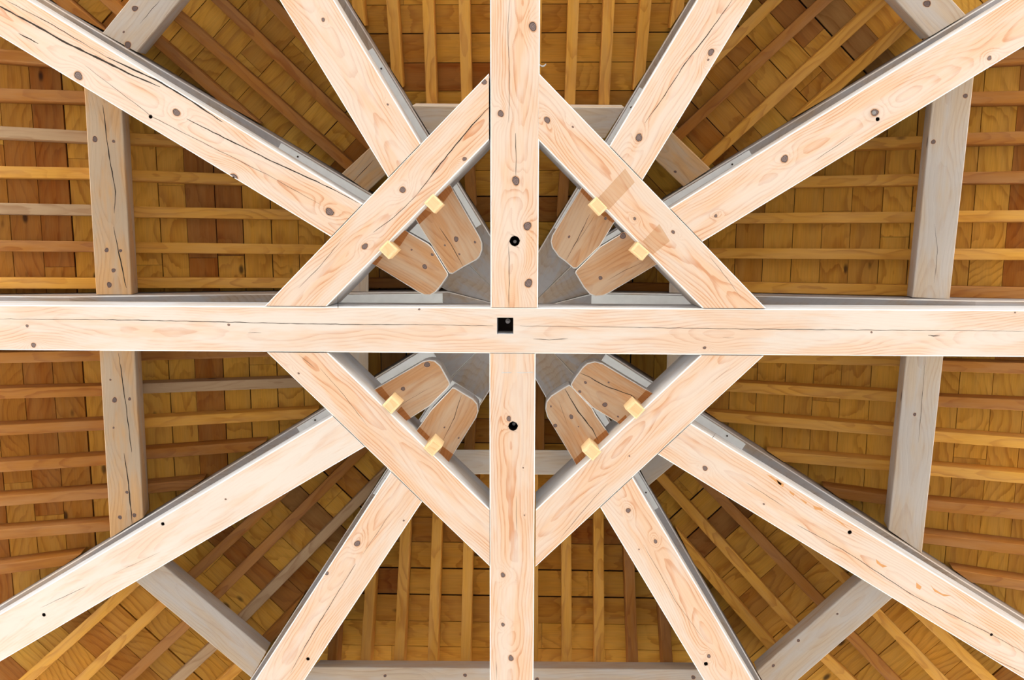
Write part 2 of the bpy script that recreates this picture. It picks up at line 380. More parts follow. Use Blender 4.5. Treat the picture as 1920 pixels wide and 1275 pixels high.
# ---------------------------------------------------------------- tie beams in the level plane
BW, BH = .254, .30; HB = BW/2; HN = .13
P3 = lambda x, y, z=0.0: np.array([x, y, BASE+z])
NK = dict(knots=[(999, 50, 8), (939, 213, 6), (967, 339, 8), (989, 424, 8), (991, 531, 8)], holes=[(965, 452, 9.5)],
          cracks=[(.002, (955, 0), (952, 60), (956, 150), (954, 230)), (.003, (966, 250), (968, 300), (967, 332)), (.003, (954, 462), (955, 520), (954, 577))])
SK = dict(knots=[(954, 785, 5), (943, 1078, 5), (943, 1171, 4), (958, 1234, 6), (981, 877, 1.5), (983, 966, 1.5)], holes=[(962, 799, 9)],
          cracks=[(.002, (930, 1240), (931, 1275)), (.0015, (968, 930), (969, 1000))],
          stains=[('side', [(940, 698), (960, 697.5), (958, 699.5), (941, 699.5)]), ('side', [(966, 698), (990, 698), (1000, 697), (999, 699), (975, 699.6)])])
EK = dict(knots=[(51, 611, 3), (63, 647, 5), (429, 609, 2.5), (633, 549, 1.5), (1321, 652, 3), (1634, 623, 2), (1903, 586, 1.5), (786, 580, 2)], square=(947, 611, 15.5),
          cracks=[(.0035, (0, 598), (150, 599), (300, 601), (420, 604), (640, 608), (800, 609), (925, 611)), (.0025, (975, 611), (1200, 614), (1400, 617), (1640, 619), (1920, 621)),
                  (.005, (1740, 628), (1750, 630), (1762, 629)), (.003, (1000, 636), (1030, 637), (1065, 635)), (.002, (1355, 633), (1376, 633)), (.002, (465, 624), (490, 624))])
r = root('tie_beam', frame(P3(-4.05, .006), P3(4.05, .006)))
beam('beam', P3(-4.05, .006), P3(4.05, .006), BW, BH, parent=r, grid=True, tone=.3, **EK)
x, y = tolocal(PW[r.name], 951, 606)
tube('bolt', (x, y, .06), .009, .10, 'steel', PW[r.name], r, r2=.014)
tag(r, 'long limed pine tie beam running left to right across the middle, square hole at its centre', 'beam', 'beams of the level cross')
YU = .006-HB-.0015; YD = .006+HB+.0015
r = root('tie_beam', frame(P3(.006, YU), P3(.006, -4.05)))
beam('beam', P3(.006, YU), P3(.006, -4.05), 2*HN, BH, parent=r, grid=True, **NK)
x, y = tolocal(PW[r.name], 965, 453); tube('bolt', (x, y, .05), .009, .09, 'steel', PW[r.name], r)
tag(r, 'upright pine tie beam in the upper half, four big dark knots and a round bolt hole', 'beam', 'beams of the level cross')
r = root('tie_beam', frame(P3(-.003, YD), P3(-.003, 4.05)))
beam('beam', P3(-.003, YD), P3(-.003, 4.05), 2*HN-.004, BH, parent=r, grid=True, **SK)
x, y = tolocal(PW[r.name], 963, 799); tube('bolt', (x, y, .05), .009, .09, 'steel', PW[r.name], r)
tag(r, 'upright pine tie beam in the lower half, one round bolt hole below the crossing', 'beam', 'beams of the level cross')

# diamond of four braces, mitred against the cross
C0 = 1.377; WB = .243
def brace(sx, sy, label, **k):
    """outer corners at (sx*C0, +-.13) and (+-.13, sy*C0); ends cut flush against the tie beams"""
    gx, gy = (HN+.002), (HB+.0035)
    yoff = .006 if True else 0
    A0 = np.array([sx*C0, sy*gy+yoff]); B0 = np.array([sx*gx, sy*(C0-.01)+yoff])           # outer edge
    d = nrm(B0-A0); nin = np.array([-d[1], d[0]])
    if nin@(-A0) < 0: nin = -nin
    A = A0+nin*WB/2; B = B0+nin*WB/2; y = np.array([-d[1], d[0]])                       # local y = z cross x
    # end planes: y=const at A, x=const at B
    s0 = -y[1]/d[1]; s1 = -y[0]/d[0]
    A = A+d*((A0[1]-A[1])/d[1]); B = B+d*((B0[0]-B[0])/d[0])
    o = beam('diagonal_brace', P3(*A), P3(*B), WB, BH, s0=s0, s1=s1, grid=True, **k)
    tag(o, label, 'beam', 'diagonal braces of the central diamond'); return o
brace(-1, -1, 'diagonal pine brace at the upper left of the central diamond, long crack along it', knots=[(755, 356, 6), (871, 298, 4), (684, 462, 6), (908, 154, 5)],
      cracks=[(.006, (918, 200), (885, 235), (853, 273), (820, 315), (783, 363)), (.003, (783, 363), (760, 388), (737, 408), (700, 436)), (.002, (640, 450), (600, 500), (560, 540))])
brace(1, -1, 'diagonal pine brace at the upper right of the diamond, bold grain and two darker bands', knots=[(1026, 225, 6), (1190, 410, 3), (1262, 435, 3.5), (1074, 238, 2)],
      cracks=[(.0015, (1330, 480), (1370, 530), (1390, 560))],
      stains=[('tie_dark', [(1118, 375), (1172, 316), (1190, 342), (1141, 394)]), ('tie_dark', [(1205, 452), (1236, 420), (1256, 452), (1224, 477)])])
brace(-1, 1, 'diagonal pine brace at the lower left of the central diamond, pale smooth face', knots=[(560, 700, 2)],
      cracks=[(.0015, (600, 690), (640, 735), (690, 800)), (.0015, (560, 665), (590, 690))])
brace(1, 1, 'diagonal pine brace at the lower right of the central diamond, plain face with faint grain', knots=[(1180, 855, 1.5)],
      cracks=[(.0015, (1050, 1010), (1100, 950), (1140, 905)), (.001, (1330, 720), (1370, 690))])

# eight radial ties with round-cornered tenons poking through the diamond
def q4(ox, oy, pts): return [(ox+x/4.25, oy+y/4.25) for x, y in pts]
TL = lambda p: q4(640, 300, p); TR = lambda p: q4(960, 300, p); BL = lambda p: q4(640, 640, p); BR = lambda p: q4(960, 640, p)
def kn(fn, ks): return [(*fn([(x, y)])[0], r) for x, y, r in ks]
def ck(fn, w_, pts): return (w_, *fn(pts))
RAD = [
 dict(q='upper left', kind='longer', sx=-1, sy=-1, px=[(30, 36), (645, 410)], lab='longer radial tie beam at the upper left, wide black cracks and three round knots',
      knots=[(147, 142, 8), (331, 211, 7), (437, 334, 9), (618, 397, 8)], holes=[(286, 221, 3.6)],
      cracks=[(.011, (-20, 2), (0, 12), (83, 57), (127, 82), (192, 113), (250, 142), (300, 163)), (.009, (200, 107), (293, 150), (350, 183), (417, 229)),
              (.006, (350, 223), (450, 273), (520, 307), (593, 340), (640, 363), (672, 381)), (.002, (160, 123), (287, 220), (400, 277), (500, 327), (600, 383)), (.006, (35, 62), (57, 74), (72, 82)), (.003, (10, 0), (90, 42), (200, 107))],
      ten=TL([(180, 785), (245, 825), (620, 1058), (665, 1078), (710, 1078), (750, 1055), (785, 1015), (848, 925), (850, 905), (720, 690), (690, 665), (505, 560), (440, 522)]),
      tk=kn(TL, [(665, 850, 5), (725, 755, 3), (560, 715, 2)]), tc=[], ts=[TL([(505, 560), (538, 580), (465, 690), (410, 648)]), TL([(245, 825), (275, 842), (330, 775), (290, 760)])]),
 dict(q='upper left', kind='steeper', sx=-1, sy=-1, px=[(575, 0), (736, 265)], lab='steeper radial tie beam at the upper left, flame-like pale grain down its middle',
      knots=[(606, 37, 3.5), (727, 196, 2)], holes=[], cracks=[],
      ten=TL([(530, 375), (590, 470), (845, 885), (860, 905), (885, 908), (970, 855), (1080, 795), (1105, 765), (1122, 715), (1122, 660), (1105, 615), (870, 205), (820, 120)]),
      tk=kn(TL, [(915, 630, 5), (825, 680, 2), (940, 750, 2), (1065, 655, 2.5)]), tc=[ck(TL, .003, [(780, 540), (870, 665), (970, 850)])],
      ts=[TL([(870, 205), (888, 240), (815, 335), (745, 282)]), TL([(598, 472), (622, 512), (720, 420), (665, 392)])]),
 dict(q='upper right', kind='longer', sx=1, sy=-1, px=[(1890, 53), (1280, 426)], lab='longer radial tie beam at the upper right, flame grain and a small metal bolt',
      knots=[(1855, 109, 4), (1640, 211, 7), (1471, 298, 7), (1342, 405, 3)], holes=[(1643, 225, 3.6)], bolt=(1637, 212), cracks=[(.0015, (1530, 300), (1600, 252))],
      ten=TR([(960, 530), (905, 568), (700, 690), (510, 880), (503, 900), (575, 1020), (620, 1070), (665, 1088), (720, 1083), (760, 1068), (1160, 830), (1230, 788)]),
      tk=kn(TR, [(885, 605, 6), (705, 940, 4), (1005, 783, 2)]), tc=[ck(TR, .0015, [(760, 960), (900, 880), (1050, 810)])], ts=[]),
 dict(q='upper right', kind='steeper', sx=1, sy=-1, px=[(1359, 0), (1198, 266)], lab='steeper radial tie beam at the upper right, one long thin crack and two knots',
      knots=[(1333, 98, 6), (1198, 258, 7), (1328, 112, 2)], holes=[],
      cracks=[(.004, (1373, 0), (1325.5, 67), (1290, 112), (1278, 129), (1240, 188), (1209, 231))],
      ten=TR([(620, 110), (560, 210), (320, 600), (308, 650), (320, 700), (370, 770), (420, 805), (490, 865), (515, 865), (700, 690), (730, 640), (820, 490), (860, 430)]),
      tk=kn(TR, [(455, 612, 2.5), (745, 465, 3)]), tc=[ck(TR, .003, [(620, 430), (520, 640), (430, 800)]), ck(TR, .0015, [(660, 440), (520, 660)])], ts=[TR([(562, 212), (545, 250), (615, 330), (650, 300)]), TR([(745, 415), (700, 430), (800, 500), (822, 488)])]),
 dict(q='lower left', kind='longer', sx=-1, sy=1, px=[(0, 1196), (645, 814)], lab='longer radial tie beam at the lower left, very pale with two small dark holes',
      knots=[(423, 936, 2)], holes=[(309, 980, 3.6), (82, 1153, 3.8)], cracks=[(.0015, (75, 1140), (160, 1100)), (.001, (215, 1075), (300, 1035))],
      ten=BL([(210, 412), (268, 380), (650, 160), (700, 148), (745, 155), (790, 195), (862, 325), (865, 345), (840, 380), (700, 520), (520, 632), (460, 668)]),
      tk=kn(BL, [(683, 185, 6), (492, 378, 4.5)]), tc=[ck(BL, .0015, [(450, 520), (600, 430), (700, 370)])], ts=[BL([(272, 384), (320, 360), (385, 440), (345, 478)]), BL([(440, 562), (478, 520), (555, 612), (520, 632)])]),
 dict(q='lower left', kind='steeper', sx=-1, sy=1, px=[(525.5, 1274), (759, 917)], lab='steeper radial tie beam at the lower left, big knot above and small hole near the frame edge',
      knots=[(670, 1019, 6.5), (613, 1075, 4), (757, 976, 2)], holes=[(579, 1233, 3.6)],
      cracks=[(.003, (667, 1057), (636, 1107), (600, 1165), (558, 1236), (545, 1262)), (.0015, (735, 958), (700, 1010), (680, 1040))],
      ten=BL([(540, 790), (600, 710), (715, 545), (870, 385), (885, 368), (905, 372), (1050, 460), (1085, 500), (1092, 560), (1075, 610), (855, 960), (815, 1022)]),
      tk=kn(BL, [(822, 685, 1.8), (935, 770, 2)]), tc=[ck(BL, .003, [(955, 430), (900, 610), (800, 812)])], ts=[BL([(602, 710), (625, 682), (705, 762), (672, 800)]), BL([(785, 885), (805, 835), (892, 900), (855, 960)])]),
 dict(q='lower right', kind='longer', sx=1, sy=1, px=[(1272, 828), (1920, 1226)], lab='longer radial tie beam at the lower right, long thin crack and two pin holes',
      knots=[(1322, 878, 5), (1432, 945, 2), (1342, 812, 2)], holes=[(1590, 996, 4), (1859, 1190, 3)],
      cracks=[(.003, (1493, 983), (1580, 1030), (1713, 1117), (1860, 1190), (1925, 1226)), (.0015, (1800, 1205), (1920, 1262)), (.0015, (1400, 905), (1470, 950))],
      stains=[('resin', q) for q in ([(1437, 889), (1447, 893), (1466, 907), (1463, 910), (1450, 900)], [(1455, 898), (1470, 908), (1468, 914), (1459, 906)], [(1524, 948), (1541, 953), (1543, 958), (1528, 955)],
                                     [(1480, 920), (1490, 926), (1488, 930), (1481, 924)], [(1500, 934), (1513, 942), (1511, 945)], [(1642, 1048), (1652, 1057), (1664, 1062), (1655, 1064), (1644, 1056)],
                                     [(1718, 1092), (1728, 1100), (1725, 1106), (1718, 1102)], [(1744, 1095), (1750, 1103), (1766, 1113), (1783, 1117), (1770, 1118), (1752, 1109)], [(1562, 970), (1576, 978), (1590, 991), (1577, 982)])],
      ten=BR([(910, 705), (860, 660), (640, 530), (480, 370), (468, 345), (490, 305), (560, 210), (600, 175), (660, 160), (720, 175), (1120, 415), (1170, 446)]),
      tk=kn(BR, [(585, 328, 3), (540, 400, 3), (740, 505, 5), (845, 600, 2), (770, 328, 2)]), tc=[ck(BR, .005, [(545, 252), (620, 285), (700, 335), (770, 365), (830, 385), (950, 430), (990, 460)])],
      ts=[BR([(860, 660), (838, 645), (905, 585), (925, 622)]), BR([(1000, 462), (1070, 388), (1120, 415), (1040, 505)])]),
 dict(q='lower right', kind='steeper', sx=1, sy=1, px=[(1365, 1275), (1206.6, 1009)], lab='steeper radial tie beam at the lower right, wavy grain lines and a hole beside a knot',
      knots=[(1178, 957, 5), (1229, 1015, 4), (1329, 1230, 4), (1198, 1030, 1.5)], holes=[(1322, 1242, 4)],
      cracks=[(.0015, (1205, 1020), (1235, 1070), (1265, 1125), (1320, 1200))],
      ten=BR([(555, 1055), (515, 990), (280, 600), (265, 540), (275, 480), (310, 435), (420, 365), (455, 347), (475, 360), (640, 530), (670, 590), (775, 745), (810, 800)]),
      tk=kn(BR, [(345, 672, 4), (472, 600, 4.5), (310, 518, 2), (530, 680, 1.5)]), tc=[ck(BR, .006, [(420, 380), (530, 560), (640, 700), (690, 800)]), ck(BR, .0015, [(370, 470), (440, 660)])],
      ts=[BR([(515, 988), (492, 945), (565, 872), (592, 930)]), BR([(648, 788), (748, 705), (775, 745), (695, 830)])]),
]
LINES = []                                                # angle and offset of every radial tie
for R in RAD:
    a, b = at(*R['px'][0]), at(*R['px'][1])
    if np.linalg.norm(a[:2]) < np.linalg.norm(b[:2]): a, b = b, a          # b inner
    d = (b-a)[:2]/np.linalg.norm((b-a)[:2])
    # inner end: on the outer face line of the diamond brace
    sx, sy = R['sx'], R['sy']; A0 = np.array([sx*C0, sy*(HB+.0035)+.006]); B0 = np.array([sx*(HN+.002), sy*(C0-.01)+.006])
    ed = nrm(B0-A0); en = np.array([-ed[1], ed[0]]); en = en if en@A0 > 0 else -en
    t = ((A0+en*.0025-b[:2])@en)/(d@en); I = b[:2]+d*t
    O = I-d*(4.55-np.linalg.norm(I))
    y = np.array([-d[1], d[0]]); s1 = -(y@en)/(d@en)
    rt = root('radial_tie_beam', frame(P3(*O), P3(*I)))
    LINES.append((math.degrees(math.atan2(-d[1], -d[0])) % 360, float(I@np.array([d[1], -d[0]]))))
    beam('beam', P3(*O), P3(*I), .245, BH, s1=s1, parent=rt, grid=True, knots=R['knots'], holes=R['holes'], cracks=R['cracks'], stains=R.get('stains', ()), tone=.45 if 'very pale' in R['lab'] else .05)
    tw = frame(P3(*O, .11), P3(*I, .11))
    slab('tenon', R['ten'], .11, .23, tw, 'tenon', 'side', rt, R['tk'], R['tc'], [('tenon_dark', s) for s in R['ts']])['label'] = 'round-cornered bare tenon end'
    if 'bolt' in R:
        x, y_ = tolocal(PW[rt.name], *R['bolt']); tube('bolt', (x, y_, -.014), .009, .03, 'steel', PW[rt.name], rt, r2=.013)
    tag(rt, R['lab'], 'beam', 'radial tie beams')

# pegs that lock the tenons
def peg(px, ang, a, b, label):
    c = at(*px, -.012); X = np.array([math.cos(rad(ang)), math.sin(rad(ang)), 0])
    Mw = frame(c, c+X); h = .30; V = []; c_ = .012
    for z, k in ((0, c_), (c_, 0), (h, 0)):
        for sx, sy in ((-1, -1), (1, -1), (1, 1), (-1, 1)): V.append((sx*(a/2-k), sy*(b/2-k*.6), z))
    Fc = [(3, 2, 1, 0), (8, 9, 10, 11)]
    for l in (0, 4):
        for i in range(4): j = (i+1) % 4; Fc.append((l+i, l+j, l+4+j, l+4+i))
    tag(build('peg', V, Fc, ['peg'], [0]*len(Fc), Mw), label, 'peg', 'pegs around the diamond')
peg((812, 381), 45, .074, .070, 'pale square peg locking the steeper tenon at the upper left of the diamond')
peg((727, 468), 45, .074, .072, 'pale square peg locking the longer tenon at the upper left of the diamond')
peg((1122, 386), 45, .086, .056, 'pale oblong peg with black edge locking the steeper tenon, upper right of diamond')
peg((1201, 471), 40, .086, .058, 'pale oblong peg locking the longer tenon at the upper right of the diamond')
peg((733, 760), 44, .072, .076, 'pale square peg locking the longer tenon at the lower left of the diamond')
peg((811, 840), 44, .070, .080, 'pale square peg locking the steeper tenon at the lower left of the diamond')
peg((1192, 769), 42, .080, .072, 'pale square peg locking the longer tenon at the lower right of the diamond')
peg((1110, 848), 42, .082, .070, 'pale square peg locking the steeper tenon at the lower right of the diamond')

# ---------------------------------------------------------------- hip rafters
def hip_line(ang):
    """direction, left normal and offset of a hip: it stands right above its radial tie"""
    off = 0.0
    for la, lo_ in LINES:
        if abs((la-ang+180) % 360-180) < 6: off = lo_; ang = la
    a = rad(ang); return np.array([math.cos(a), math.sin(a)]), np.array([-math.sin(a), math.cos(a)]), off
def clip(poly, nv, k):
    """keep the part of the outline where nv.p <= k"""
    out = []
    for p, q in zip(poly, poly[1:]+poly[:1]):
        a, b = nv@p-k, nv@q-k
        if a <= 0: out.append(p)
        if (a < 0 < b) or (b < 0 < a): out.append(p+(q-p)*a/(a-b))
    return out
MH = MS*math.cos(PH)
def hip(ang, prev, nxt, slope, label, rb0, rb1, width=HIPW, name='hip_rafter'):
    """mitred near the apex against its neighbours at the angles prev and nxt"""
    c, s, off = hip_line(ang)
    RO = 4.45; rm = (H0-BH-.002)/slope                      # where the underside meets the top of the tie
    Mw = Matrix(((c[0], s[0], 0, s[0]*off), (c[1], s[1], 0, s[1]*off), (0, 0, 1, BASE), (0, 0, 0, 1)))
    rt = root(name, Mw); hw = width/2; org = s*off
    zb = lambda r_: max(H0-slope*r_, BH+.002); zt = lambda r_: H0-slope*r_+HIPH
    poly = [np.array(p) for p in ((-.3, -hw), (rm, -hw), (RO, -hw), (RO, hw), (rm, hw), (-.3, hw))]
    for other, sg in ((nxt, 1), (prev, -1)):
        _, s2, o2 = hip_line(other)
        nv = (s+s2)*sg; k = (off+o2)*sg-.0015               # half plane on this side of the bisector
        poly = clip(poly, np.array([nv@c, nv@s]), k-nv@org)
    V, Fc, mi = [], [], []; n = len(poly); c_ = .006
    for x, y in poly: V.append((x, y*(1-c_/hw), zb(x)))
    for x, y in poly: V.append((x, y, zb(x)+c_))
    for x, y in poly: V.append((x, y, max(zt(x), zb(x)+.03)))
    inn = [i for i in range(n) if poly[i][0] <= rm+1e-6]; outr = [i for i in range(n) if poly[i][0] >= rm-1e-6]
    Fc += [tuple(inn[::-1]), tuple(outr[::-1]), tuple(2*n+i for i in inn), tuple(2*n+i for i in outr)]; mi += [0]*4
    for i in range(n):
        j = (i+1) % n; Fc.append((i, j, n+j, n+i)); mi.append(1); Fc.append((n+i, n+j, 2*n+j, 2*n+i)); mi.append(0)
    build('beam', V, Fc, ['hip', 'side'], mi, Mw, rt)
    if rb1 > rb0:  # added white strip: light on the rafter underside put into its colour
        bw = width/2-.012; V = []; Fc = []; rb0 = max(rb0, max(p[0] for p in poly if p[0] < 1.5)-.12)
        for x in (rb0, rb1):
            for y, z in ((-bw, -.04), (bw, -.04), (bw, 0), (-bw, 0)): V.append((x, y, H0-slope*x+z))
        Fc = [(0, 3, 2, 1), (4, 5, 6, 7), (0, 1, 5, 4), (1, 2, 6, 5), (2, 3, 7, 6), (3, 0, 4, 7)]
        o = build('lit_strip', V, Fc, ['white'], [0]*6, Mw, rt); o['label'] = 'white strip for the lit part of the rafter underside'
        sg = -1 if math.sin(ang) > 0 else 1
        # screw near its outer end
        ysc = {True: -bw+.02, False: bw-.02}[(np.array([s[0], s[1]])@(np.array([.11, -.46])*1.0-c*rb1)) < 0]
        V = []; Fc = []
        for k in range(10): a = 2*math.pi*k/10; V.append((rb1-.12+.006*math.cos(a), ysc+.006*math.sin(a), H0-slope*(rb1-.12)-.0425))
        for k in range(10): a = 2*math.pi*k/10; V.append((rb1-.12+.006*math.cos(a), ysc+.006*math.sin(a), H0-slope*(rb1-.12)-.038))
        Fc = [tuple(range(9, -1, -1)), tuple(range(10, 20))]+[(k, (k+1) % 10, 10+(k+1) % 10, 10+k) for k in range(10)]
        build('screw', V, Fc, ['hole'], [0]*len(Fc), Mw, o)
    tag(rt, label, 'rafter', 'hip rafters under the apex')
HL_ = 'grey limed %s above the %s radial tie at the %s'
hips = [(31, 0, 59, 'longer', 'lower right', 1.68), (59, 31, 121, 'steeper', 'lower right', 1.55), (121, 59, 149, 'steeper', 'lower left', 1.5), (149, 121, 180, 'longer', 'lower left', 1.60),
        (211, 180, 239, 'longer', 'upper left', 1.80), (239, 211, 301, 'steeper', 'upper left', 1.85), (301, 239, 329, 'steeper', 'upper right', 1.6), (329, 301, 360, 'longer', 'upper right', 1.75)]
for a, lo, hi, k, q, rb in hips:
    hip(a, lo, hi, MH, 'grey hip rafter rising to the apex above the %s radial tie, %s' % (k, q), .62, rb)
hip(180, 149, 211, MS, 'grey rafter peeping out above the left half of the long tie beam', .5, 1.33, name='principal_rafter')
hip(0, -31, 31, MS, 'grey rafter peeping out above the right half of the long tie beam', .5, 1.40, name='principal_rafter')

# ---------------------------------------------------------------- purlins (set square to the slope, stopped at the hips)
PURL = {}
def purlin(fk, p0, p1, label, width=.20, h=.155, mat='grey', knots=(), cracks=(), split=False):
    f = FA[fk]; d0, t0 = f.px(*p0, A_PUR); d1, t1 = f.px(*p1, A_PUR)
    if t0 > t1: d0, t0, d1, t1 = d1, t1, d0, t0
    k = (d1-d0)/(t1-t0); g = lambda t: d0+k*(t-t0)
    ta, tb = -f.tmax(g(0), -1), f.tmax(g(0), 1)
    for _ in range(5): ta, tb = -f.tmax(g(ta), -1), f.tmax(g(tb), 1)
    PURL.setdefault(fk, []).append((g, width))
    ba, bb = f.ends(-1)[1], f.ends(1)[1]
    segs = [(ta, tb)]
    if split: segs = [(ta, -HIPW/2-.003), (HIPW/2+.003, tb)]
    for i, (a, b) in enumerate(segs):
        A, B = f.P(g(a), a, A_PUR), f.P(g(b), b, A_PUR)
        # local x ~ +t ; local y = n x X ; shear so the ends follow the hips
        X = nrm(B-A); Yv = np.cross(f.n, X); sg = 1 if (Yv[:2]@f.u) > 0 else -1
        s0 = -sg*ba if abs(a-ta) < 1e-6 else 0; s1 = sg*bb if abs(b-tb) < 1e-6 else 0
        lb = label if isinstance(label, str) else label[i]
        o = beam('purlin', A, B, width, h, mat, mat, f.n, s0=s0, s1=s1, knots=[q for q in knots if len(segs) == 1 or inseg(q, f, a, b)],
                 cracks=[q for q in cracks if len(segs) == 1 or inseg(q[1], f, a, b)], arris=mat, cham=.004, seed=3.3+len(fk) if split else None)
        tag(o, lb, 'purlin', 'purlins')
def inseg(q, f, a, b):
    d, t = f.px(q[0], q[1], A_PUR); return a <= t <= b
purlin('W', (193, 173), (233, 900), ['tan purlin at the left, lower piece, under the long tie beam level', 'tan purlin at the left, upper piece, above the long tie beam in the photo'], mat='tan', split=True,
       knots=[(178, 261, 5), (213, 265, 3), (200, 469, 4), (213, 507, 4), (205, 534, 5), (226, 470, 3), (215, 750, 5), (243, 748, 3), (238, 923, 3), (225, 970, 4), (252, 966, 4), (207, 712, 2), (213, 802, 2)],
       cracks=[(.006, (193, 197), (203, 283), (217, 360), (214, 400)), (.007, (213, 425), (222, 470), (230, 508), (237, 540)), (.006, (222, 662), (228, 700), (233, 738), (240, 790), (247, 848)), (.007, (233, 850), (240, 900), (246, 960), (248, 985))])
purlin('E', (1785, 183), (1704, 950), ['pale grey purlin at the right, upper piece, above the long tie beam in the photo', 'pale grey purlin at the right, lower piece, below the long tie beam in the photo'], split=True,
       knots=[(1750, 266, 4), (1810, 180, 4), (1715, 777, 3)], cracks=[(.002, (1752, 420), (1758, 470), (1752, 530)), (.002, (1735, 670), (1728, 760), (1722, 830))])
purlin('N', (870, 228), (1100, 230), 'dark grey inner purlin crossing behind the upright tie at the top of the diamond', width=.19)
purlin('S', (860, 866), (1060, 867), 'dark grey inner purlin crossing behind the upright tie at the bottom of the diamond', width=.165)
purlin('S', (700, 1281), (1250, 1285), 'grey outer purlin along the bottom edge of the photo, behind the lower upright tie', knots=[(722, 1267, 3), (872, 1266, 3.5), (1300, 1270, 4), (1007, 1274, 4)])
purlin('W', (664, 520), (664, 690), ['grey inner purlin at the left of the diamond, piece below the long tie beam', 'grey inner purlin at the left of the diamond, piece above the long tie beam'], width=.19, split=True)
purlin('E', (1282, 540), (1277, 690), ['grey inner purlin at the right of the diamond, piece above the long tie beam', 'grey inner purlin at the right of the diamond, piece below the long tie beam'], width=.19, split=True)
purlin('NW', (670, 338), (708, 303), 'short tan inner purlin between the two upper left radial ties', width=.19, mat='tan', cracks=[(.005, (658, 345), (680, 322), (700, 300))])
purlin('NE', (1245, 275), (1290, 318), 'short tan inner purlin between the two upper right radial ties', width=.19, mat='tan', knots=[(1266, 322, 2.5)])
purlin('SE', (1203, 890), (1243, 856), 'short grey inner purlin between the two lower right radial ties', width=.17)
purlin('SW', (735, 805), (775, 845), 'short grey inner purlin behind the lower left brace of the diamond', width=.17)
purlin('NW', (286, 5), (227, 77), 'weathered grey outer purlin behind the upper left radial tie, near the photo corner', knots=[(253, 16, 5), (240, 84, 6), (232, 60, 2)], cracks=[(.002, (300, 0), (262, 45))])
purlin('NE', (1732, 0), (1777, 49), 'pale outer purlin behind the upper right radial tie, with one dark knot', knots=[(1738, 7, 6)])
purlin('SW', (283, 1077), (490, 1250), 'outer purlin with pinkish grain between the two lower left radial ties', width=.185)
purlin('SE', (1643, 1105), (1457, 1267), 'smooth pale outer purlin between the two lower right radial ties', knots=[(1570, 1151, 2), (1497, 1201, 3), (1450, 1248, 3)])

